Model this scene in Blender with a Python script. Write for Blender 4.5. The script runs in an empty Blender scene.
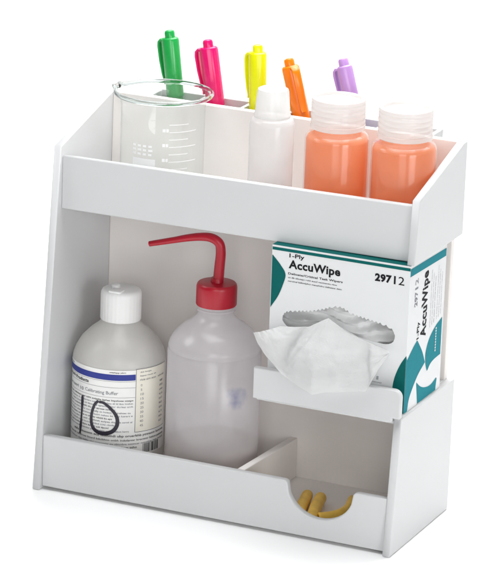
import bpy, bmesh, math, random
from mathutils import Matrix, Vector, noise as mnoise
PI = math.pi
random.seed(4)
S = bpy.context.scene

# ------------------------------------------------------------ camera
cd = bpy.data.cameras.new('camera'); cam = bpy.data.objects.new('camera', cd)
S.collection.objects.link(cam); S.camera = cam
CR = Vector((0.9124510, 0.4075276, 0.0368039)); CU = Vector((-0.1522782, 0.2547078, 0.9549530)); CF = Vector((-0.3797954, 0.8769522, -0.2944660))
cam.matrix_world = Matrix(((CR.x, CU.x, -CF.x, 1.2252517), (CR.y, CU.y, -CF.y, -2.4173637), (CR.z, CU.z, -CF.z, 0.9992036), (0, 0, 0, 1)))
cd.sensor_width = 36; cd.sensor_fit = 'AUTO'; cd.lens = 226.5866
cd.clip_start = 0.1; cd.clip_end = 60

# ------------------------------------------------------------ world, lamps, exposure
w = bpy.data.worlds.new('World'); S.world = w; w.use_nodes = True
bg = w.node_tree.nodes['Background']; bg.inputs[0].default_value = (1, 0.99, 0.975, 1); bg.inputs[1].default_value = 0.10

def area(name, loc, aim, sx, sy, power, col=(1, 1, 1)):
    l = bpy.data.lights.new(name, 'AREA'); l.shape = 'RECTANGLE'; l.size = sx; l.size_y = sy; l.energy = power; l.color = col
    o = bpy.data.objects.new(name, l); S.collection.objects.link(o); o.location = loc
    o.rotation_euler = (Vector(aim) - Vector(loc)).to_track_quat('-Z', 'Y').to_euler()
    return o
COOL = (0.985, 0.995, 1.0)
area('overhead_softbox', (0.2, 0.0, 0.85), (0.15, 0.06, 0.0), 0.6, 0.45, 5.0, COOL)
area('overhead_softbox', (0.2, 0.3, 0.95), (0.15, 0.06, 0.0), 0.8, 0.35, 4.4, COOL)
area('right_softbox', (1.9, -1.2, 0.45), (0.15, 0.1, 0.1), 0.8, 0.7, 12.5, COOL)
area('front_fill', (0.9, -2.0, 0.75), (0.15, 0.1, 0.1), 0.9, 0.9, 10.4, COOL)  # added fill, brightens the inside of the lower compartments
area('left_fill', (-1.1, -0.45, 1.2), (-0.1, -0.1, 0.0), 0.6, 0.6, 7.0, COOL)  # added fill, lightens the shadow on the floor at left
area('backdrop_fill', (0.15, 1.6, 1.9), (0.15, 1.3, 0.0), 2.6, 1.0, 52)  # added lamp, overexposes the sheet behind to plain white
S.view_settings.view_transform = 'Standard'; S.view_settings.look = 'None'
S.view_settings.exposure = 0.0; S.view_settings.gamma = 1.0
S.cycles.max_bounces = 14; S.cycles.transmission_bounces = 12; S.cycles.transparent_max_bounces = 24
S.cycles.diffuse_bounces = 6

# ------------------------------------------------------------ materials
def new_mat(name):
    m = bpy.data.materials.new(name); m.use_nodes = True
    nt = m.node_tree; return m, nt, nt.nodes['Principled BSDF']
def coords(nt, scale):
    tc = nt.nodes.new('ShaderNodeTexCoord'); n = nt.nodes.new('ShaderNodeTexNoise')
    n.inputs['Scale'].default_value = scale; n.inputs['Detail'].default_value = 4
    nt.links.new(tc.outputs['Object'], n.inputs['Vector']); return n
def add_bump(nt, b, scale, strength, dist=0.0005):
    n = coords(nt, scale); bp = nt.nodes.new('ShaderNodeBump'); bp.inputs['Strength'].default_value = strength
    bp.inputs['Distance'].default_value = dist
    nt.links.new(n.outputs['Fac'], bp.inputs['Height']); nt.links.new(bp.outputs['Normal'], b.inputs['Normal'])
def vary(nt, b, col, scale, amt):
    n = coords(nt, scale); r = nt.nodes.new('ShaderNodeValToRGB')
    r.color_ramp.elements[0].position = 0.3; r.color_ramp.elements[1].position = 0.7
    r.color_ramp.elements[0].color = tuple(c * (1 - amt) for c in col) + (1,)
    r.color_ramp.elements[1].color = tuple(min(1, c * (1 + amt * 0.5)) for c in col) + (1,)
    nt.links.new(n.outputs['Fac'], r.inputs['Fac']); nt.links.new(r.outputs['Color'], b.inputs['Base Color'])
def solid(name, col, rough=0.45, var=0.03, vscale=30, bump=0.0, bscale=400, spec=0.5, trans=0.0, sss=0.0):
    m, nt, b = new_mat(name)
    b.inputs['Roughness'].default_value = rough; b.inputs['Specular IOR Level'].default_value = spec
    vary(nt, b, col, vscale, var)
    if bump: add_bump(nt, b, bscale, bump)
    if trans: b.inputs['Transmission Weight'].default_value = trans
    if sss:
        b.inputs['Subsurface Weight'].default_value = sss; b.inputs['Subsurface Radius'].default_value = (0.006, 0.005, 0.004)
    return m
def translucent(name, col, clear=0.3, trans=0.5, gloss_rough=0.25, tint=(1, 1, 1), blot=None, var=0.05, crinkle=0.0, edge=0.35):
    """frosted plastic: diffuse + translucent, part see-through, fresnel gloss"""
    m, nt, b = new_mat(name); nt.nodes.remove(b); N = nt.nodes; L = nt.links
    out = N['Material Output']
    d = N.new('ShaderNodeBsdfDiffuse'); t = N.new('ShaderNodeBsdfTranslucent'); tr = N.new('ShaderNodeBsdfTransparent')
    g = N.new('ShaderNodeBsdfGlossy'); g.inputs['Roughness'].default_value = gloss_rough
    tr.inputs[0].default_value = tint + (1,)
    n = coords(nt, 60); r = N.new('ShaderNodeValToRGB')
    r.color_ramp.elements[0].position = 0.3; r.color_ramp.elements[1].position = 0.7
    r.color_ramp.elements[0].color = tuple(c * (1 - var) for c in col) + (1,); r.color_ramp.elements[1].color = tuple(col) + (1,)
    L.new(n.outputs['Fac'], r.inputs['Fac']); colout = r.outputs['Color']
    if blot:
        (bx, by, bz), br, bc = blot
        tc = N.new('ShaderNodeTexCoord'); n2 = N.new('ShaderNodeTexNoise'); n2.inputs['Scale'].default_value = 130
        vm = N.new('ShaderNodeVectorMath'); vm.operation = 'DISTANCE'; vm.inputs[1].default_value = (bx, by, bz)
        L.new(tc.outputs['Object'], vm.inputs[0]); L.new(tc.outputs['Object'], n2.inputs['Vector'])
        ma = N.new('ShaderNodeMath'); ma.operation = 'MULTIPLY_ADD'; ma.inputs[1].default_value = 0.016; L.new(n2.outputs['Fac'], ma.inputs[0]); L.new(vm.outputs['Value'], ma.inputs[2])
        mr = N.new('ShaderNodeMapRange'); mr.inputs['From Min'].default_value = br + 0.013; mr.inputs['From Max'].default_value = br + 0.003
        mr.inputs['To Min'].default_value = 0; mr.inputs['To Max'].default_value = 0.7; L.new(ma.outputs[0], mr.inputs['Value'])
        mx = N.new('ShaderNodeMixRGB'); mx.inputs['Color2'].default_value = bc + (1,); L.new(mr.outputs[0], mx.inputs['Fac']); L.new(colout, mx.inputs['Color1']); colout = mx.outputs['Color']
    L.new(colout, d.inputs['Color']); L.new(colout, t.inputs['Color'])
    m1 = N.new('ShaderNodeMixShader'); m1.inputs[0].default_value = trans; L.new(d.outputs[0], m1.inputs[1]); L.new(t.outputs[0], m1.inputs[2])
    m2 = N.new('ShaderNodeMixShader'); m2.inputs[0].default_value = clear; L.new(m1.outputs[0], m2.inputs[1]); L.new(tr.outputs[0], m2.inputs[2])
    lw = N.new('ShaderNodeLayerWeight'); lw.inputs['Blend'].default_value = 0.5
    pw = N.new('ShaderNodeMath'); pw.operation = 'POWER'; pw.inputs[1].default_value = 4; L.new(lw.outputs['Facing'], pw.inputs[0])
    fr = N.new('ShaderNodeMath'); fr.operation = 'MULTIPLY_ADD'; fr.inputs[1].default_value = edge; fr.inputs[2].default_value = 0.035; L.new(pw.outputs[0], fr.inputs[0])
    m3 = N.new('ShaderNodeMixShader'); L.new(fr.outputs[0], m3.inputs[0]); L.new(m2.outputs[0], m3.inputs[1]); L.new(g.outputs[0], m3.inputs[2])
    if crinkle:
        nn = coords(nt, 170); vo = N.new('ShaderNodeTexVoronoi'); vo.inputs['Scale'].default_value = 75; vo.feature = 'DISTANCE_TO_EDGE'
        L.new(nn.outputs['Color'], vo.inputs['Vector']); vo.inputs['Scale'].default_value = 6
        ad = N.new('ShaderNodeMath'); ad.operation = 'ADD'; L.new(nn.outputs['Fac'], ad.inputs[0]); L.new(vo.outputs['Distance'], ad.inputs[1])
        bp = N.new('ShaderNodeBump'); bp.inputs['Strength'].default_value = crinkle; bp.inputs['Distance'].default_value = 0.0008
        L.new(ad.outputs[0], bp.inputs['Height']); L.new(bp.outputs['Normal'], d.inputs['Normal']); L.new(bp.outputs['Normal'], t.inputs['Normal'])
    L.new(m3.outputs[0], out.inputs['Surface']); return m
def glass(name, col=(0.97, 0.985, 0.98), rough=0.0, ior=1.47):
    m, nt, b = new_mat(name)
    b.inputs['Base Color'].default_value = col + (1,); b.inputs['Transmission Weight'].default_value = 1
    b.inputs['Roughness'].default_value = rough; b.inputs['IOR'].default_value = ior; return m

M = {}
M['sweep'] = solid('white_paper', (0.93, 0.93, 0.93), 0.8, 0.01, 3, spec=0.1)
M['board'] = solid('white_pvc_board', (0.60, 0.605, 0.61), 0.42, 0.025, 11, bump=0.05, bscale=900)
M['back'] = solid('pvc_board_warm_light', (0.82, 0.78, 0.75), 0.5, 0.02, 14, bump=0.05, bscale=900)  # interior copy of the board, its warm brighter light put into the colour
M['glass'] = glass('rim_glass_painted_dark', (0.70, 0.76, 0.745), 0.0, 1.5)  # rim only; dark reflections put into the tint, surroundings are all white
M['glass_wall'] = translucent('thin_glass', (0.86, 0.88, 0.87), 0.92, 0.5, 0.03, tint=(0.975, 0.985, 0.98), edge=0.8)
M['print_white'] = solid('white_enamel', (0.86, 0.86, 0.86), 0.6, 0.01)
M['hdpe'] = translucent('milky_bottle_plastic', (0.90, 0.89, 0.86), 0.14, 0.4, 0.3)
M['wash'] = translucent('frosted_bottle_plastic', (0.95, 0.925, 0.955), 0.42, 0.5, 0.22, blot=((0.0363 * math.sin(math.radians(53)), -0.0363 * math.cos(math.radians(53)), 0.084), 0.0060, (0.22, 0.28, 0.62)))
M['heel'] = translucent('clear_rinse_liquid', (0.58, 0.50, 0.43), 0.38, 0.5, 0.1)
M['frost'] = translucent('frosted_clear_plastic', (0.80, 0.80, 0.80), 0.42, 0.5, 0.2)
M['frostcap'] = translucent('frosted_cap_plastic', (0.80, 0.80, 0.79), 0.14, 0.5, 0.25)
M['shell'] = translucent('clear_bottle_shell', (0.90, 0.87, 0.85), 0.80, 0.5, 0.12)
M['orange_liquid'] = translucent('orange_liquid', (0.94, 0.33, 0.065), 0.30, 0.5, 0.15, tint=(1, 0.60, 0.36))
M['whitecap'] = solid('white_cap_plastic', (0.82, 0.82, 0.81), 0.35, 0.01, sss=0.1)
M['redcap'] = solid('red_cap_plastic', (0.43, 0.006, 0.022), 0.33, 0.05, 60)
M['label'] = solid('label_paper', (0.85, 0.85, 0.83), 0.6, 0.02)
M['tablecream'] = solid('label_cream_ink', (0.83, 0.80, 0.70), 0.6, 0.02)
M['navy'] = solid('navy_ink', (0.015, 0.03, 0.26), 0.5, 0.05)
M['ink'] = solid('black_ink', (0.012, 0.012, 0.015), 0.7, 0.05, spec=0.15)
M['grayink'] = solid('gray_ink', (0.16, 0.16, 0.19), 0.5, 0.05)
M['marker'] = solid('black_marker_ink', (0.02, 0.015, 0.03), 0.35, 0.3, 300)
M['carton'] = solid('carton_card', (0.71, 0.72, 0.725), 0.55, 0.01, 20)
M['cartonin'] = solid('bare_card', (0.55, 0.55, 0.55), 0.8, 0.02)
M['teal'] = solid('teal_ink', (0.0, 0.21, 0.255), 0.65, 0.06, 300, spec=0.15)
M['green_ink'] = solid('dark_green_ink', (0.0, 0.11, 0.105), 0.65, 0.06, 300, spec=0.15)
M['tissue'] = translucent('tissue_paper', (0.84, 0.84, 0.84), 0.10, 0.40, 0.9, var=0.05, crinkle=0.45, edge=0.02)
M['yellow_rubber'] = solid('yellow_rubber', (0.88, 0.55, 0.085), 0.5, 0.14, 110, bump=0.15, bscale=600)
PEN = {'green': (0.012, 0.33, 0.062), 'pink': (0.74, 0.006, 0.14), 'yellow': (0.74, 0.76, 0.0), 'orange': (0.90, 0.20, 0.004), 'purple': (0.46, 0.26, 0.58)}
for k, v in PEN.items(): M[k] = solid(k + '_pen_plastic', v, 0.22, 0.04, 90, spec=0.6)

# ------------------------------------------------------------ helpers
def thing(name, label, cat, loc, group=None):
    o = bpy.data.objects.new(name, None); S.collection.objects.link(o); o.location = loc
    o.empty_display_size = 0.02
    o['label'] = label; o['category'] = cat
    if group: o['group'] = group
    return o
def base_of(o):
    while o.parent: o = o.parent
    return Vector(o.location)
def obj(name, me, mats, parent=None, smooth=False, angle=None):
    """me is in world coordinates; shifted so the parent's base is its origin"""
    if not isinstance(me, bpy.types.Mesh):
        m2 = bpy.data.meshes.new(name); me.to_mesh(m2); me.free(); me = m2
    me.name = name
    if parent is not None: me.transform(Matrix.Translation(-base_of(parent)))
    o = bpy.data.objects.new(name, me); S.collection.objects.link(o)
    if parent is not None: o.parent = parent
    for m in (mats if isinstance(mats, (list, tuple)) else [mats]): me.materials.append(m)
    if smooth:
        for p in me.polygons: p.use_smooth = True
        if angle: me.set_sharp_from_angle(angle=math.radians(angle))
    return o
def boxbm(x0, x1, y0, y1, z0, z1, bev=0.0006, bm=None, seg=2):
    t = bmesh.new(); bmesh.ops.create_cube(t, size=1)
    for v in t.verts: v.co = ((x0 + x1) / 2 + v.co.x * (x1 - x0), (y0 + y1) / 2 + v.co.y * (y1 - y0), (z0 + z1) / 2 + v.co.z * (z1 - z0))
    if bev: bmesh.ops.bevel(t, geom=t.edges[:], offset=bev, segments=seg, affect='EDGES', profile=0.5)
    if bm is None: return t
    merge(bm, t); return bm
def merge(bm, t, mi=None):
    if isinstance(t, bpy.types.Mesh):
        t2 = bmesh.new(); t2.from_mesh(t); t = t2
    n0 = len(bm.verts); mp = {}
    for v in t.verts: mp[v] = bm.verts.new(v.co)
    for f in t.faces:
        try:
            g = bm.faces.new([mp[v] for v in f.verts]); g.smooth = f.smooth; g.material_index = f.material_index if mi is None else mi
        except ValueError: pass
    t.free()
def curve_mesh(splines, thick=0.0, bev=0.0, off=0.0):
    cu = bpy.data.curves.new('outline', 'CURVE'); cu.dimensions = '2D'; cu.fill_mode = 'BOTH'
    for pts in splines:
        sp = cu.splines.new('POLY'); sp.points.add(len(pts) - 1); sp.use_cyclic_u = True
        for p, q in zip(sp.points, pts): p.co = (q[0], q[1], 0, 1)
    cu.extrude = max(thick / 2 - bev, 0); cu.bevel_depth = bev; cu.bevel_resolution = 1; cu.offset = -bev
    o = bpy.data.objects.new('outline', cu); S.collection.objects.link(o)
    dg = bpy.context.evaluated_depsgraph_get(); dg.update()
    me = bpy.data.meshes.new_from_object(o.evaluated_get(dg)); bpy.data.objects.remove(o); bpy.data.curves.remove(cu)
    return me
AX = {'X': Matrix(((0, 0, 1, 0), (1, 0, 0, 0), (0, 1, 0, 0), (0, 0, 0, 1))),      # outline (y,z), thickness along x
      'Y': Matrix(((1, 0, 0, 0), (0, 0, -1, 0), (0, 1, 0, 0), (0, 0, 0, 1)))}     # outline (x,z), faces -y
def plate(splines, axis, lo, hi, bev=0.0007):
    me = curve_mesh(splines, hi - lo, bev); me.transform(AX[axis])
    c = (lo + hi) / 2; me.transform(Matrix.Translation((c, 0, 0) if axis == 'X' else (0, c, 0))); me.materials.clear()
    return me
def flat(splines, axis, at):
    me = curve_mesh(splines); me.transform(AX[axis]); me.transform(Matrix.Translation((at, 0, 0) if axis == 'X' else (0, at, 0))); me.materials.clear(); return me
def text_mesh(body, u0, u1, v0, v1, bold=0.0, shear=0.0):
    cu = bpy.data.curves.new('lettering', 'FONT'); cu.body = body; cu.size = 1; cu.offset = bold; cu.shear = shear; cu.resolution_u = 3
    cu.space_character = 1.0 + bold * 1.5
    o = bpy.data.objects.new('lettering', cu); S.collection.objects.link(o)
    dg = bpy.context.evaluated_depsgraph_get(); dg.update()
    me = bpy.data.meshes.new_from_object(o.evaluated_get(dg)); bpy.data.objects.remove(o); bpy.data.curves.remove(cu); me.materials.clear()
    xs = [v.co.x for v in me.vertices]; ys = [v.co.y for v in me.vertices]
    a, b, c, d = min(xs), max(xs), min(ys), max(ys)
    for v in me.vertices: v.co = (u0 + (v.co.x - a) / (b - a) * (u1 - u0), v0 + (v.co.y - c) / (d - c) * (v1 - v0), 0)
    return me
def lathe(prof, cx, cy, seg=64, rib=None, closed=False, bm=None):
    """prof: list of (r,z). rib(k,i)->radius factor"""
    b = bm or bmesh.new(); rings = []
    for i, (r, z) in enumerate(prof):
        if r < 1e-6: rings.append([b.verts.new((cx, cy, z))]); continue
        rings.append([b.verts.new((cx + r * (rib(k, i) if rib else 1) * math.cos(2 * PI * k / seg), cy + r * (rib(k, i) if rib else 1) * math.sin(2 * PI * k / seg), z)) for k in range(seg)])
    pairs = list(zip(rings[:-1], rings[1:]))
    if closed: pairs.append((rings[-1], rings[0]))
    for A, B in pairs:
        for k in range(seg):
            j = (k + 1) % seg
            if len(A) == 1 and len(B) == 1: continue
            if len(A) == 1: f = b.faces.new((A[0], B[j], B[k]))
            elif len(B) == 1: f = b.faces.new((A[k], A[j], B[0]))
            else: f = b.faces.new((A[k], A[j], B[j], B[k]))
    bmesh.ops.recalc_face_normals(b, faces=b.faces[:]); return b
def arcp(cx, cz, r, a0, a1, n=6):
    return [(cx + r * math.cos(math.radians(a0 + (a1 - a0) * i / n)), cz + r * math.sin(math.radians(a0 + (a1 - a0) * i / n))) for i in range(n + 1)]
def tube(path, radii, seg=16, cap=True, bm=None, flat_=1.0):
    b = bm or bmesh.new(); P = [Vector(p) for p in path]; n = len(P); rings = []
    up = Vector((0, 1, 0.01)).normalized()
    for i in range(n):
        t = (P[min(i + 1, n - 1)] - P[max(i - 1, 0)]).normalized()
        s = t.cross(up).normalized(); q = s.cross(t).normalized()
        rings.append([b.verts.new(P[i] + radii[i] * (math.cos(2 * PI * k / seg) * s + flat_ * math.sin(2 * PI * k / seg) * q)) for k in range(seg)])
    for A, B in zip(rings[:-1], rings[1:]):
        for k in range(seg): b.faces.new((A[k], A[(k + 1) % seg], B[(k + 1) % seg], B[k]))
    if cap: b.faces.new(rings[0][::-1]); b.faces.new(rings[-1])
    bmesh.ops.recalc_face_normals(b, faces=b.faces[:]); return b
def smooth_path(pts, n=8):
    P = [Vector(p) for p in pts]; P = [2 * P[0] - P[1]] + P + [2 * P[-1] - P[-2]]; out = []
    for i in range(1, len(P) - 2):
        for k in range(n):
            t = k / n; a, b, c, d = P[i - 1:i + 3]
            out.append(0.5 * ((2 * b) + (c - a) * t + (2 * a - 5 * b + 4 * c - d) * t * t + (3 * b - a - 3 * c + d) * t ** 3))
    out.append(P[-2]); return out

# ------------------------------------------------------------ the setting: one seamless white sheet that rises behind
bm = bmesh.new(); prof = [(-4.2, 0)] + [(-1 + 0.5 * i, 0) for i in range(5)]
prof += [(1.1 + 0.9 * math.sin(PI / 2 * i / 16), 0.9 - 0.9 * math.cos(PI / 2 * i / 16)) for i in range(17)] + [(2.0, 2.4)]
L_ = [bm.verts.new((-3.6, y, z)) for y, z in prof]; R_ = [bm.verts.new((3.6, y, z)) for y, z in prof]
for i in range(len(prof) - 1): bm.faces.new((L_[i], R_[i], R_[i + 1], L_[i + 1]))
fl = obj('floor', bm, M['sweep'], smooth=True); fl['kind'] = 'structure'

# ------------------------------------------------------------ the organizer
W, D, T = 0.300, 0.1204, 0.006
org = thing('bench_organizer', 'white plastic two tier bench organizer rack holding all the bottles, beaker, pens and wipes box', 'organizer', (0.15, 0.06, 0.0))
slope = lambda z: 0.0255 * z / 0.2708
obj('side_panel', plate([[(0, 0.0006), (slope(.2708), .2708), (.1126, .2955), (D, .2955), (D, 0.0006)]], 'X', 0, T), M['board'], org)
obj('side_panel', plate([[(0, 0.0006), (slope(.1067), .1067), (D, .1067), (D, 0.0006)]], 'X', W - T, W), M['board'], org)
obj('side_panel', plate([[(slope(.2224), .2224), (slope(.2708), .2708), (.1126, .2955), (D, .2955), (D, .2224)]], 'X', W - T, W), M['board'], org)
x0, x1 = T, W - T
obj('back_panel', boxbm(x0, x1, .114, .120, .003, .2955), M['back'], org)
obj('bottom_panel', boxbm(x0, x1, .0106, .1138, .002, .006, 0), M['back'], org)
notch = [(.2095, .0445)] + [(.2095 + .004 * math.sin(a), .0445 - .004 + .004 * math.cos(a)) for a in [PI / 12 * i for i in range(1, 5)]]
arc = [(.2398 - .0275 * math.cos(PI * i / 24), .0445 - .0265 * math.sin(PI * i / 24)) for i in range(3, 22)]
notch2 = [(2 * .2398 - x, z) for x, z in reversed(notch)]
obj('front_panel', plate([[(x0, .0025), (x0, .0445)] + notch + arc + notch2 + [(x1, .0445), (x1, .0025)]], 'Y', .0045, .0105, 0.0009), M['board'], org)
obj('divider', plate([[(.0107, .0062), (.0107, .0440), (.1137, .0385), (.1137, .0062)]], 'X', .1685, .1745, .0005), M['back'], org)
obj('upper_front_panel', plate([[(x0, .2212), (x0, .2628), (x1, .2658), (x1, .2230)]], 'Y', .028, .034, 0.0007), M['board'], org)
obj('upper_shelf', boxbm(x0, x1, .0342, .1138, .2234, .2284, 0), M['board'], org)
sh = obj('box_shelf', boxbm(.1812, x1, .0132, .1138, .1012, .1066, 0.0004), M['board'], org)
lip = [(.1805, .1040), (.2936, .1040), (.2936, .1072), (.2995, .1072)] + arcp(.2995 - .006, .1293 - .006, .006, 0, 90) + [(.1805, .1282)]
obj('shelf_lip', plate([lip], 'Y', .0071, .0130, 0.0008), M['board'], org)
# pen rack behind the back panel
rk = obj('pen_rack', boxbm(.031, .2695, .1445, .1485, .246, .2945), M['board'], org)
bm = boxbm(.031, .0345, .1202, .1443, .246, .2943); boxbm(.266, .2695, .1202, .1443, .246, .2943, bm=bm)
boxbm(.0347, .2658, .1202, .1443, .246, .250, 0, bm=bm)
obj('rack_end', bm, M['board'], rk)
for px in (.0725, .1105, .1485, .1865, .2245):
    obj('partition', boxbm(px - .0015, px + .0015, .1202, .1443, .2502, .2938, 0.0004), M['board'], rk)

# ------------------------------------------------------------ beaker
SZ = .2286
bx, by = .0680, .0742
bk = thing('beaker', 'clear glass measuring beaker with white graduations standing on the top shelf at its left end', 'beaker', (bx, by, SZ))
H = .3105 - SZ
ro = .0322
def spout(bm):                                       # pouring spout towards the left
    for v in bm.verts:
        a = math.atan2(v.co.y - by, v.co.x - bx); k = max(0, 1 - abs(abs(a) - PI + 0.12) / 0.30)
        h = max(0, (v.co.z - (SZ + H - .012)) / .014)
        if k and h: v.co.x -= 0.0042 * k * k * h; v.co.z += 0.0005 * k * h
    return bm
prof = [(0, SZ), (ro - .003, SZ), (ro - .0008, SZ + .001), (ro, SZ + .004), (ro, SZ + H - .010), (ro + .0008, SZ + H - .005), (ro + .0026, SZ + H - .0015), (ro + .0040, SZ + H + .0002)]
obj('vessel', spout(lathe(prof, bx, by, 96)), M['glass_wall'], bk, True)
obj('rim', spout(lathe([(ro + .0046 + .0018 * math.cos(2 * PI * i / 14), SZ + H + .0008 + .0018 * math.sin(2 * PI * i / 14)) for i in range(14)], bx, by, 96, closed=True)), M['glass'], bk, True)
bm = bmesh.new()
def cyl_patch(bm, cx, cy, r, a0, a1, z0, z1, mi=0, n=None):
    n = n or max(1, int(abs(a1 - a0) / 4)); A = []; B = []
    for i in range(n + 1):
        a = math.radians(a0 + (a1 - a0) * i / n); A.append(bm.verts.new((cx + r * math.sin(a), cy - r * math.cos(a), z0))); B.append(bm.verts.new((cx + r * math.sin(a), cy - r * math.cos(a), z1)))
    for i in range(n):
        f = bm.faces.new((A[i], A[i + 1], B[i + 1], B[i])); f.material_index = mi; f.smooth = True
rr = ro + .0002
cyl_patch(bm, bx, by, rr, -18, 16, .2545, .2665)
for i in range(3):
    for k in range(4): cyl_patch(bm, bx, by, rr, -18 + k * 8, -13 + k * 8 + (k * i) % 2, .2690 + i * .0032, .2707 + i * .0032)
for i in range(8):
    z = .2530 + i * .0058; cyl_patch(bm, bx, by, rr, 34, 62 if i % 2 else 76, z, z + .0006)
for i in range(4): cyl_patch(bm, bx, by, rr, 25, 29, .2535 + i * .0116, .2560 + i * .0116); cyl_patch(bm, bx, by, rr, 30, 33, .2535 + i * .0116, .2560 + i * .0116)
obj('graduations', bm, M['print_white'], bk)

# ------------------------------------------------------------ small frosted vial with tapered cap
cx, cy = .1650, .060
vl = thing('vial', 'small frosted clear plastic vial with a tapered cap, between the beaker and the orange bottles', 'vial', (cx, cy, SZ))
prof = [(0, SZ), (.0155, SZ), (.0169, SZ + .0015), (.0169, .3035), (.0160, .3072), (.0140, .3086), (.0125, .3090), (.0125, .3110)]
obj('bottle_body', lathe(prof, cx, cy, 48), M['frost'], vl, True, 50)
prof = [(.0137, .3094), (.0140, .3100), (.0138, .3112), (.0134, .3118), (.0120, .3285), (.0114, .3303), (.0100, .3310), (.0092, .3302), (0, .3302)]
cp = obj('cap', lathe(prof, cx, cy, 48), M['frostcap'], vl, True, 40)

# ------------------------------------------------------------ two bottles of orange liquid
def orange_bottle(cx, cy, r, label, tilt):
    b = thing('liquid_bottle', label, 'bottle', (cx, cy, SZ), 'bottles of orange liquid on the top shelf')
    zs = .3040
    prof = [(0, SZ), (r - .002, SZ), (r, SZ + .002), (r, zs - .0075)] + [(r - .006 + .006 * math.cos(math.radians(a)), zs - .0075 + .0058 * math.sin(math.radians(a))) for a in (20, 40, 60, 80)] + [(.0180, zs - .0010), (.0172, zs), (.0172, zs + .002)]
    obj('bottle_body', lathe(prof, cx, cy, 56), M['shell'], b, True, 50)
    rl = r - .0009
    obj('liquid', lathe([(0, SZ + .0034), (rl, SZ + .0034), (rl, zs - .0080), (rl - .0012, zs - .0052), (rl - .0052, zs - .0030), (.0165, zs - .0020), (0, zs - .0020)], cx, cy, 56), M['orange_liquid'], b, True, 50)
    z0, z1 = zs + .0008, zs + .0245
    prof = [(.0196, z0), (.0207, z0 + .0006), (.0207, z0 + .0036)]
    for i in range(4):
        z = z0 + .0042 + i * .0040
        prof += [(.0201, z), (.0205, z + .0009), (.0205, z + .0027), (.0201, z + .0036)]
    prof += [(.0204, z1 - .0026), (.0198, z1 - .0008), (.0184, z1), (.0168, z1 - .0001), (.0160, z1 - .0022), (0, z1 - .0024)]
    c = obj('screw_cap', lathe(prof, cx, cy, 64), M['frostcap'], b, True, 35)
    return b
orange_bottle(.2143, .070, .0243, 'orange liquid bottle with frosted ribbed cap, standing beside the small vial', 0)
orange_bottle(.2685, .070, .0246, 'orange liquid bottle with frosted cap, in the right corner of the top shelf', 0)

# ------------------------------------------------------------ highlighters standing in the rack
def highlighter(kind, top, bot, label, clip_side=-1, roll=0.0, k=1.15):
    top = Vector(top); bot = Vector(bot); ax = (top - bot).normalized()
    L = (top.z - .2512) / ax.z; base = top - ax * L
    Z = ax; X = (Vector((1, 0, 0)) - Z * Z.x).normalized(); Y = Z.cross(X)
    c, s = math.cos(roll), math.sin(roll); X2 = c * X + s * Y; Y2 = Z.cross(X2)
    mat = Matrix(((X2.x, Y2.x, Z.x, base.x), (X2.y, Y2.y, Z.y, base.y), (X2.z, Y2.z, Z.z, base.z), (0, 0, 0, 1)))
    h = thing('highlighter', label, 'highlighter', base, 'highlighter pens in the rack')
    def put(name, bm, par, ang=35): bmesh.ops.transform(bm, matrix=mat, verts=bm.verts[:]); return obj(name, bm, M[kind], par, True, ang)
    cl = .046; zc = L - .006 - cl
    fac = lambda q, i: 1.0 - 0.03 * (q % 6 == 0)
    put('barrel', lathe([(0, 0), (.0042 * k, 0), (.0047 * k, .0008), (.0050 * k, zc - .001), (.0047 * k, zc + .004), (0, zc + .004)], 0, 0, 30), h)
    cap = put('cap', lathe([(.0050 * k, zc), (.0057 * k, zc), (.0059 * k, zc + .001), (.0060 * k, L - .0085), (.0057 * k, L - .0068), (.0048 * k, L - .0058), (0, L - .0057)], 0, 0, 36, rib=fac), h, 28)
    put('end_knob', lathe([(.0040, L - .0060), (.0040, L - .0020), (.0034, L - .0006), (.0020, L), (0, L + .0002)], 0, 0, 28), cap)
    bm = bmesh.new(); sd = clip_side
    pth = [(sd * .0045, 0, L - .0082), (sd * (.0062 * k + .0010), 0, L - .0076), (sd * (.0062 * k + .0028), 0, L - .0092), (sd * (.0062 * k + .0034), 0, L - .0125), (sd * (.0062 * k + .0030), 0, L - .0240), (sd * (.0062 * k + .0019), 0, L - .0345), (sd * (.0062 * k + .0010), 0, L - .0400), (sd * (.0062 * k + .0016), 0, L - .0425)]
    wd = [.0030] * 5 + [.0027, .0022, .0018]; th = [.0013, .0014, .0014, .0013, .0011, .0010, .0009, .0007]
    rings = []
    for i, p in enumerate(pth):
        a = Vector(pth[max(0, i - 1)]); b_ = Vector(pth[min(len(pth) - 1, i + 1)]); t = (b_ - a).normalized(); nrm = Vector((t.z, 0, -t.x))
        rings.append([bm.verts.new(Vector(p) + nrm * u * th[i] + Vector((0, v * wd[i], 0))) for u, v in ((-1, -.7), (-.6, -1), (.6, -1), (1, -.7), (1, .7), (.6, 1), (-.6, 1), (-1, .7))])
    for A, B in zip(rings[:-1], rings[1:]):
        for k in range(8): bm.faces.new((A[k], A[(k + 1) % 8], B[(k + 1) % 8], B[k]))
    bm.faces.new(rings[0]); bm.faces.new(rings[-1]); bmesh.ops.recalc_face_normals(bm, faces=bm.faces[:])
    put('pocket_clip', bm, cap)
highlighter('green', (.0424, .136, .3448), (.0505, .1335, .2943), 'green highlighter pen leaning in the rack behind the beaker', roll=-.25)
highlighter('pink', (.0752, .136, .3415), (.0850, .1335, .2930), 'bright pink highlighter pen with a sprung pocket clip, in the rack', roll=-.1, k=1.22)
highlighter('yellow', (.1180, .136, .3430), (.1210, .1335, .2920), 'yellow highlighter pen standing upright behind the small vial', roll=-.3)
highlighter('orange', (.1440, .136, .3355), (.1580, .1335, .2910), 'orange highlighter pen leaning beside the small vial', clip_side=1, roll=-.8)
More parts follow.
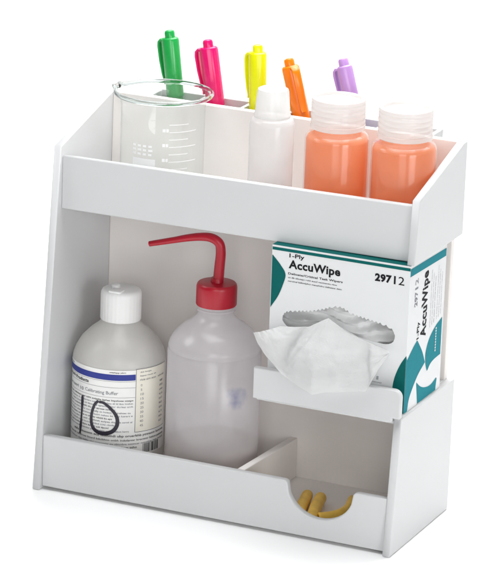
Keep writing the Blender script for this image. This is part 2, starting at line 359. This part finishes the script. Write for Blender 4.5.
highlighter('purple', (.1890, .136, .3415), (.1972, .1335, .3170), 'pale purple highlighter pen behind the left orange bottle', roll=-.2, k=1.0)

# ------------------------------------------------------------ buffer bottle with label
FZ = .0062
cx, cy, r = .0436, .060, .0364
bf = thing('buffer_bottle', 'milky bottle with white flip cap and paper label, 10 handwritten on it in marker', 'bottle', (cx, cy, FZ))
prof = [(0, FZ + .002), (r - .006, FZ), (r - .002, FZ + .0008), (r, FZ + .004), (r, .098), (r - .0002, .1015), (r - .0022, .1075), (r - .0062, .1145), (r - .0130, .1215), (r - .0190, .1262), (.0150, .1292), (.0142, .1305), (.0142, .134), (0, .134)]
obj('bottle_body', lathe(prof, cx, cy, 72), M['hdpe'], bf, True, 50)
rib = lambda k, i: 1.0 + (0.008 if (k // 2) % 2 and 1 <= i <= 4 else 0)
prof = [(.0146, .1304), (.0157, .1306), (.0159, .1318), (.0159, .1500), (.0157, .1520), (.0150, .1538), (.0132, .1550), (0, .1553)]
fc = obj('flip_cap', lathe(prof, cx, cy, 120, rib=rib), M['whitecap'], bf, True, 40)
bm = lathe([(.0035, .1548), (.0035, .1575), (.0026, .1582), (0, .1583)], cx - .004, cy - .002, 24)
obj('spout', bm, M['whitecap'], fc, True, 40)
bm = boxbm(cx - .004, cx + .006, cy - .0150, cy - .006, .1546, .1562, .0005)
obj('flip_tab', bm, M['whitecap'], fc, True, 30)
LR = r + .0003
bm = bmesh.new(); n = 60
cyl_patch(bm, cx, cy, LR, -110, 104, .0300, .0993, n=n)
lb = obj('label', bm, M['label'], bf, True)
bm = bmesh.new()            # printing; materials: 0 black, 1 navy, 2 gray, 3 cream
R1, R2 = LR + .00012, LR + .00022
cyl_patch(bm, cx, cy, R1, -100, 46, .0912, .0960, 1)
cyl_patch(bm, cx, cy, R1, 47, 98, .0490, .1000, 3)
for a0, a1, z0, z1 in ((46.4, 98.6, .0998, .1002), (46.4, 98.6, .0486, .0490), (46.4, 47.0, .0486, .1002), (98.0, 98.6, .0486, .1002), (-95, 46, .0852, .0854), (-95, 46, .0772, .0774), (-95, 46, .0902, .0904)):
    cyl_patch(bm, cx, cy, R2, a0, a1, z0, z1, 2)
def letters(n, chars='aeiourstnlcdmpbh'):
    t = ''
    while len(t) < n: t += ''.join(random.choice(chars) for _ in range(random.randint(2, 9))) + ' '
    return t[:n].strip()
def words(a0, a1, z, h, mi, ragged=0.0, gap=1.2, wmin=1.5, wmax=6.5, chars='aeiourstnlcdmpbh'):
    a1 = a1 - random.random() * ragged
    n = max(2, int(math.radians(a1 - a0) * LR / (h * .78)))
    cyl_text(letters(n, chars), a0, a1, z, z + h * 1.25, mi, .012)
def cyl_text(body, a0, a1, z0, z1, mi, bold=0.0, rad=R2):
    me = text_mesh(body, a0, a1, z0, z1, bold); t = bmesh.new(); t.from_mesh(me)
    for v in t.verts:
        a = math.radians(v.co.x); z = v.co.y; v.co = (cx + rad * math.sin(a), cy - rad * math.cos(a), z)
    merge(bm, t, mi)
words(-80, -45, .0970, .0010, 0); words(14, 34, .0968, .0011, 0, wmax=3)
cyl_text('Products', -38, -14, .0866, .0893, 0, .02)
words(-80, -40, .0866, .0024, 0)
cyl_text('Calibrating Buffer', -19, 25, .0787, .0822, 2)
cyl_text('10', -28, -22, .0790, .0817, 2); words(-70, -32, .0792, .0024, 2)
for i in range(11):
    z = .0738 - i * .00252
    words(-80, 44, z, .0014, 2 if i % 3 else 0, ragged=34 if i in (3, 6, 8, 9) else 5)
words(-40, 96, .0445, .0020, 0, gap=1.0, wmin=4, wmax=9); words(-80, 96, .0412, .0017, 0); words(-60, 96, .0382, .0016, 2); words(-20, 50, .0352, .0018, 0)
for k in range(16): cyl_patch(bm, cx, cy, R2, 58 + k * 1.7, 58 + k * 1.7 + random.choice((.5, .9, 1.2)), .0310, .0385, 0, n=1)
for i in range(3): words(52, 76 if i else 68, .0965 - i * .0030, .0013, 2, wmax=5)
words(80, 94, .0905, .0013, 2)
for i in range(10):
    z = .0858 - i * .00365; cyl_text(str(5 * i), 53, 55 if i < 2 else 57.5, z, z + .0019, 2); words(84, 92, z, .0013, 2, chars='0123456789')
obj('label_print', bm, [M['ink'], M['navy'], M['grayink'], M['tablecream']], lb, True)
bm = bmesh.new(); R3 = LR + .0004
def stroke(pts, wds, closed=False):
    n = len(pts); A = []; B = []
    for i, (a, z) in enumerate(pts):
        p0 = pts[(i - 1) % n] if closed or i else pts[0]; p1 = pts[(i + 1) % n] if closed or i < n - 1 else pts[-1]
        du = math.radians(p1[0] - p0[0]) * LR; dz = p1[1] - p0[1]; l = math.hypot(du, dz) or 1
        for lst, s in ((A, .5), (B, -.5)):
            aa = math.radians(a) + s * wds[i] * (-dz / l) / LR; zz = z + s * wds[i] * du / l
            lst.append(bm.verts.new((cx + R3 * math.sin(aa), cy - R3 * math.cos(aa), zz)))
    for i in range(n if closed else n - 1):
        j = (i + 1) % n; bm.faces.new((A[i], A[j], B[j], B[i]))
P1 = smooth_path([(-23.2, .0745, 0), (-23.6, .066, 0), (-24.8, .054, 0), (-25.9, .047, 0), (-26.3, .0430, 0)], 6)
stroke([(p.x, p.y) for p in P1], [.0023 + .0005 * math.sin(i * .5) for i in range(len(P1))])
loop = [(1, .0735), (-4, .0700), (-7.6, .0630), (-8.3, .0560), (-5.2, .0505), (2.5, .0478), (12, .0478), (20.5, .0505), (25, .0560), (23.6, .0625), (17, .0680), (8.5, .0722), (2.0, .0728)]
P2 = smooth_path([(a * 1.0, z, 0) for a, z in loop], 6)
stroke([(p.x, p.y) for p in P2], [.0021 + .0011 * math.sin(PI * i / len(P2)) ** 2 for i in range(len(P2))])
obj('handwritten_number', bm, M['marker'], lb, True)

# ------------------------------------------------------------ wash bottle
cx, cy, r = .1245, .060, .0363
wb = thing('wash_bottle', 'frosted squeeze wash bottle with a red screw cap and bent red dispensing tube', 'bottle', (cx, cy, FZ))
dome = [(r - .0004, .1215), (r - .0008, .1232), (r - .0018, .1262), (r - .0040, .1300), (r - .0078, .1345), (r - .0125, .1385), (r - .0175, .1415), (.0165, .1440), (.0145, .1462), (.0140, .1480)]
prof = [(0, FZ + .002), (r - .006, FZ), (r - .002, FZ + .0008), (r, FZ + .004), (r, .1180), (r - .0010, .1190), (r - .0010, .1200)] + dome + [(.0140, .1500), (.0150, .1506), (.0150, .1520), (.0138, .1526), (.0138, .158)]
obj('bottle_body', lathe(prof, cx, cy, 72), M['wash'], wb, True, 60)
ri = r - .0012
obj('liquid', lathe([(0, FZ + .003), (ri, FZ + .003), (ri, .0440), (0, .0440)], cx, cy, 64), M['heel'], wb, True, 40)
rib = lambda k, i: 1.0 + (0.010 if k % 2 and 2 <= i <= 3 else 0)
prof = [(.0145, .1545), (.0153, .1547), (.0156, .1556), (.0156, .1692), (.0153, .1712), (.0144, .1722), (.0130, .1724), (.0050, .1728), (.0046, .1760), (0, .1760)]
c0 = obj('screw_cap', lathe(prof, cx, cy, 120, rib=rib), M['redcap'], wb, True, 35)
path = smooth_path([(cx + .0008, cy, .172), (cx + .0016, cy, .185), (cx + .0022, cy, .1970), (cx + .0006, cy - .0005, .2040), (cx - .0060, cy - .001, .2072), (cx - .0150, cy - .001, .2066), (cx - .0260, cy - .001, .2040), (cx - .0370, cy - .001, .2006), (cx - .0575, cy - .001, .1945)], 7)
n = len(path); rad = [.0042 + (.0036 - .0042) * min(1, i / (n * .45)) if i < n * .45 else .0036 + (.0021 - .0036) * (i - n * .45) / (n * .55) for i in range(n)]
obj('dispensing_tube', tube(path, rad, 20), M['redcap'], c0, True, 50)

# ------------------------------------------------------------ box of wipes
BX0, BX1, BY0, BY1, BZ0, BZ1 = .1862, .2974, .0205, .0945, .1070, .2221
wx = thing('wipes_box', 'white and teal cardboard dispenser box of lab wipes on the raised shelf', 'box', ((BX0 + BX1) / 2, (BY0 + BY1) / 2, BZ0))
zf = lambda z: BZ0 + (z - .1075) * .980
hole_low = [(.2876, .1690), (.2874, .1664), (.2866, .1640), (.2848, .1622), (.2822, .1611), (.2790, .1606), (.2648, .1616), (.2526, .1640), (.2368, .1650), (.2212, .1632), (.2091, .1606), (.2040, .1606), (.2005, .1618), (.1980, .1640), (.1967, .1660)]
hole_top = [(.1966, .1680), (.1974, .1704), (.1988, .1722), (.2012, .1734), (.2085, .1748), (.2206, .1768), (.2300, .1800), (.2373, .1832), (.2445, .1836), (.2520, .1800), (.2641, .1778), (.2786, .1756), (.2835, .1740), (.2862, .1718)]
ht = []
for (a, b) in zip(hole_top[:-1], hole_top[1:]):       # torn perforation teeth along the top edge
    l = math.hypot(b[0] - a[0], b[1] - a[1]); k = max(2, int(l / .0015))
    for i in range(k): ht.append((a[0] + (b[0] - a[0]) * i / k, a[1] + (b[1] - a[1]) * i / k + (.0012 if i % 2 else -.0003)))
hole = [(x, zf(z)) for x, z in ht + [hole_top[-1]] + hole_low]
t_ = .0006
bm = bmesh.new()
merge(bm, plate([[(BX0, BZ0), (BX0, BZ1), (BX1, BZ1), (BX1, BZ0)], hole], 'Y', BY0, BY0 + t_, 0))
boxbm(BX1 - t_, BX1, BY0 + t_, BY1, BZ0, BZ1, 0, bm); boxbm(BX0, BX0 + t_, BY0 + t_, BY1, BZ0, BZ1, 0, bm)
boxbm(BX0 + t_, BX1 - t_, BY0 + t_, BY1, BZ1 - t_, BZ1, 0, bm); boxbm(BX0 + t_, BX1 - t_, BY0 + t_, BY1, BZ0, BZ0 + t_, 0, bm)
boxbm(BX0 + t_, BX1 - t_, BY1 - t_, BY1, BZ0 + t_, BZ1 - t_, 0, bm)
ct = obj('carton', bm, M['carton'], wx)
PM = [M['ink'], M['teal'], M['green_ink'], M['grayink'], M['carton']]
def poly_s(pts, n=6): return [(p.x, p.y) for p in smooth_path([(a, b, 0) for a, b in pts], n)]
YF = BY0 - .00015
bm = bmesh.new()
merge(bm, flat([[(BX0 + .0003, BZ1 - .0038), (BX0 + .0003, BZ1 - .0015), (BX1, BZ1 - .0015), (BX1, BZ1 - .0038)]], 'Y', YF), 0)
me = curve_mesh([[(BX0, BY0), (BX1, BY0), (BX1, .0300), (BX0, .0300)]]); me.transform(Matrix.Translation((0, 0, BZ1 + .00015))); me.materials.clear(); merge(bm, me, 0)
st = obj('green_stripe', bm, M['green_ink'], ct)
obj('leaf_print', flat([[(BX0 + .0003, zf(.2170))] + [(x, zf(z)) for x, z in poly_s([(.1870, .2168), (.1938, .2095), (.1978, .2030), (.1962, .1950), (.1925, .1850), (.1866, .1750)])]], 'Y', YF), M['green_ink'], ct)
obj('leaf_print', flat([[(BX1, .1535)] + poly_s([(BX1, .1530), (.2930, .1455), (.2893, .1360), (.2876, .1260), (.2880, .1160), (.2895, .1075)]) + [(BX1, .1075)]], 'Y', YF), M['green_ink'], ct)
bm = bmesh.new()
def ftext(body, x0, x1, z0, z1, mi, bold=0):
    me = text_mesh(body, x0, x1, zf(z0), zf(z1), bold); me.transform(AX['Y']); me.transform(Matrix.Translation((0, YF, 0))); merge(bm, me, mi)
ftext('1-Ply', .2003, .2125, .2158, .2200, 0, .025)
ftext('AccuWipe', .2001, .2418, .2062, .2150, 0, .032)
ftext('Delicate/Critical Task Wipers', .1999, .2440, .2028, .2050, 0, .02)
def fwords(x0, x1, z, h, mi): ftext(letters(max(2, int((x1 - x0) / (h * .85)))), x0, x1, z, z + h * 1.3, mi, .012)
obj('brand_lettering', bm, PM, ct); bm = bmesh.new()
fwords(.2000, .2395, .2000, .0012, 0); fwords(.2000, .2435, .1972, .0012, 0)
obj('fine_print', bm, PM, ct); bm = bmesh.new()
ftext('297', .2695, .2828, .2092, .2156, 0, .05); ftext('1', .2846, .2860, .2092, .2156, 0, 0); ftext('2', .2882, .2930, .2092, .2156, 0, 0)
obj('number_lettering', bm, PM, ct); bm = bmesh.new()
fwords(.2745, .2762, .1318, .0022, 3); fwords(.2712, .2788, .1290, .0011, 3)
fwords(.2040, .2130, .1285, .0012, 0)
obj('fine_print', bm, PM, ct)
bm = bmesh.new(); XS = BX1 + .00015
def sflat(pts, mi): merge(bm, flat([pts], 'X', XS), mi)
sflat([(BY0, .2138), (BY0, .2198), (BY1 - .001, .2180), (BY1 - .001, .2118)], 1)
sflat([(BY0, .1530)] + poly_s([(BY0, .1475), (.024, .1500), (.034, .1560), (.0415, .1593)])[4:] + poly_s([(.0420, .1590), (.0530, .1475), (.0600, .1370)]) + poly_s([(.0590, .1365), (.0470, .1310), (.0375, .1240), (.0300, .1160), (.0275, .1075)]) + [(BY0, .1075)], 1)
sflat(poly_s([(.0920, .1640), (.0780, .1600), (.0665, .1535), (.0605, .1445), (.0610, .1360), (.0650, .1285)]) + poly_s([(.0665, .1290), (.0720, .1325), (.0800, .1340), (.0920, .1345)]), 1)
sflat(poly_s([(.0440, .1255), (.0535, .1195), (.0640, .1160), (.0750, .1150), (.0860, .1175)]) + poly_s([(.0870, .1160), (.0858, .1110), (.0855, .1075)]) + [(.0480, .1075)], 1)
def stext(body, z0, z1, y0, y1, mi, bold=0):       # reads upward, tops of the letters towards the front
    me = text_mesh(body, 0, z1 - z0, 0, y1 - y0, bold)
    for v in me.vertices: v.co = (XS, y1 - v.co.y, z0 + v.co.x)
    me.flip_normals(); merge(bm, me, mi)
stext('AccuWipe', .1585, .2100, .0470, .0620, 0, .032)
stext('1-Ply', .1600, .1735, .0395, .0455, 0, .025)
stext('297', .1872, .1990, .0318, .0378, 3, .03); stext('1', .2008, .2022, .0318, .0378, 3, 0); stext('2', .2044, .2088, .0318, .0378, 3, 0)
def swords(z0, z1, y, h, mi): stext(letters(max(2, int((z1 - z0) / (h * .95)))), z0, z1, y, y + h * 1.3, mi, .012)
for k, y in enumerate((.0655, .0695, .0735, .0790, .0830, .0870)): swords(.1625 + .001 * k, .2080 - .0035 * (k % 3), y, .0010, 3)
z = .1400
for i in range(9): sflat([(.0788, z + i * .0022), (.0788, z + i * .0022 + .0015), (.0806, z + i * .0022 + .0015), (.0806, z + i * .0022)], 4)
o = obj('side_print', bm, PM, ct)
# nudge the white marks above the leaf they are printed on
for p in o.data.polygons:
    if p.material_index == 4:
        for vi in p.vertices: o.data.vertices[vi].co.x += .00015
bm = bmesh.new(); NX, NZ = 70, 60; G = []
for j in range(NZ + 1):
    zz = .1085 + j / NZ * .095; row = []
    for i in range(NX + 1):
        xx = BX0 + .002 + i / NX * (BX1 - BX0 - .004)
        dip = .010 * math.exp(-((zz - .176) / .010) ** 2) * (0.5 + .5 * math.sin((xx - BX0) * 90))
        yy = .0290 + dip + .0022 * math.sin(zz * 900 + 9 * mnoise.noise(Vector((xx * 26, zz * 12, 3)))) + .004 * mnoise.noise(Vector((xx * 45, zz * 60, 1)))
        row.append(bm.verts.new((xx, yy, zz)))
    G.append(row)
for j in range(NZ):
    for i in range(NX): bm.faces.new((G[j][i], G[j][i + 1], G[j + 1][i + 1], G[j + 1][i]))
boxbm(BX0 + .002, BX1 - .002, .0480, .0925, .1085, .2030, .002, bm)
obj('folded_wipes', bm, M['print_white'], wx, True, 60)

# ------------------------------------------------------------ the pulled tissue
def interp(pts, t):
    L = [0]
    for a, b in zip(pts[:-1], pts[1:]): L.append(L[-1] + (Vector(b) - Vector(a)).length)
    s = t * L[-1]
    for i in range(len(pts) - 1):
        if s <= L[i + 1] or i == len(pts) - 2:
            k = (s - L[i]) / max(L[i + 1] - L[i], 1e-9); return Vector(pts[i]).lerp(Vector(pts[i + 1]), min(1, k))
inner = [(.2030, .026, .1560), (.2140, .026, .1590), (.2280, .024, .1640), (.2370, .024, .1660), (.2480, .024, .1640), (.2620, .025, .1580), (.2780, .026, .1540)]
ridge = [(.1990, .0120, .1625), (.2100, .0110, .1640), (.2215, .0130, .1655), (.2310, .0135, .1715), (.2366, .0135, .1748), (.2430, .0140, .1710), (.2526, .0135, .1655), (.2690, .0140, .1610), (.2862, .0150, .1560)]
outer = [(.1796, .0060, .1558), (.1850, .0030, .1490), (.1916, .0030, .1405), (.2056, .0020, .1288), (.2190, -.0015, .1235), (.2330, -.0040, .1188), (.2430, -.0020, .1215), (.2560, .0030, .1228), (.2735, .0035, .1262), (.2800, .0085, .1420), (.2866, .0140, .1545)]
NU, NV = 90, 56
bm = bmesh.new(); G = []
for j in range(NV + 1):
    v = j / NV; row = []
    for i in range(NU + 1):
        uu = i / NU; A = interp(inner, uu); B = interp(ridge, uu); Cc = interp(outer, uu)
        if v < .15: p = A.lerp(B, v / .15); q = 0
        else:
            q = (v - .15) / .85; p = B.lerp(Cc, q)
            mid = math.sin(PI * min(1, q)); cen = math.exp(-((uu - .46) / .22) ** 2)
            p.y -= .0125 * mid * (.35 + .65 * cen)
            fold = math.exp(-((uu - .20 - .05 * q) / .045) ** 2) * .0080 - math.exp(-((uu - .66 + .06 * q) / .05) ** 2) * .0045 + math.exp(-((uu - .80) / .03) ** 2) * .006 + math.exp(-((uu - .36 + .10 * q) / .02) ** 2) * .003
            p.y += fold * mid ** .7 * 1.0
            p.y += .0016 * math.sin(uu * 31 + 3 * q) * q * (1 - q) * 3
            nz = mnoise.noise(Vector((uu * 9, q * 6, 2.2))) * .0012 + mnoise.noise(Vector((uu * 20, q * 14, 7.2))) * .0006
            p.y -= nz * min(1, 4 * q); p.z += nz * .5 * min(1, 3 * q)
        row.append(bm.verts.new(p))
    G.append(row)
for j in range(NV):
    for i in range(NU): bm.faces.new((G[j][i], G[j][i + 1], G[j + 1][i + 1], G[j + 1][i]))
bmesh.ops.recalc_face_normals(bm, faces=bm.faces[:])
ti = obj('tissue', bm, M['tissue'], smooth=True)
ti['label'] = 'crumpled white paper tissue pulled out of the wipes box slot, hanging over the shelf lip'; ti['category'] = 'tissue'
c0 = Vector((.236, .0, .145))
ti.data.transform(Matrix.Translation(-c0)); ti.location = c0

# ------------------------------------------------------------ yellow rubber pieces in the lower right bin
def rubber(pts, r, label):
    P = smooth_path(pts, 8); d0 = (P[0] - P[1]).normalized(); d1 = (P[-1] - P[-2]).normalized()
    Q = [P[0] - d0 * .006, P[0] - d0 * .0002, P[0], P[0] - d0 * .0006] + P[1:-1] + [P[-1] - d1 * .0006, P[-1], P[-1] - d1 * .0002, P[-1] - d1 * .006]
    R = [r * .42, r * .45, r * .78, r * .97] + [r] * (len(P) - 2) + [r * .97, r * .78, r * .45, r * .42]
    bm = bmesh.new(); up = Vector((0, 0, 1)); rings = []; n = len(Q)
    T = [d0 * -1] * 4 + [(P[k + 1] - P[k - 1]).normalized() for k in range(1, len(P) - 1)] + [d1] * 4
    for q, rd, t in zip(Q, R, T):
        sx = t.cross(up).normalized(); sz = sx.cross(t).normalized()
        rings.append([bm.verts.new(q + rd * (math.cos(2 * PI * k / 20) * sx + math.sin(2 * PI * k / 20) * sz)) for k in range(20)])
    for A, B in zip(rings[:-1], rings[1:]):
        for k in range(20): bm.faces.new((A[k], A[(k + 1) % 20], B[(k + 1) % 20], B[k]))
    bm.faces.new(rings[0]); bm.faces.new(rings[-1]); bmesh.ops.recalc_face_normals(bm, faces=bm.faces[:])
    c = sum(P, Vector()) / len(P); c.z = .006
    bm2 = bmesh.new(); merge(bm2, bm)
    o = obj('rubber_tube', bm2, M['yellow_rubber'], smooth=True); o.data.transform(Matrix.Translation(-c)); o.location = c
    o['label'] = label; o['category'] = 'tube'; o['group'] = 'yellow rubber tubes in the lower bin'
RZ = .0062
rubber([(.2150, .0200, RZ + .0046), (.2130, .0310, RZ + .0046), (.2080, .0500, RZ + .0046), (.2035, .0690, RZ + .0046)], .0045, 'short yellow rubber tube at the far left edge of the bin notch, half hidden')
rubber([(.2275, .0170, RZ + .0048), (.2240, .0320, RZ + .0048), (.2190, .0500, RZ + .0048), (.2150, .0680, RZ + .0048)], .0047, 'short straight yellow rubber tube, middle one seen through the bin notch')
rubber([(.2300, .0270, RZ + .0042), (.2370, .0340, RZ + .0042), (.2415, .0430, RZ + .0042), (.2428, .0540, RZ + .0042), (.2415, .0640, RZ + .0042), (.2380, .0770, RZ + .0042)], .0041, 'curved yellow rubber tube lying alone at the right of the bin notch')
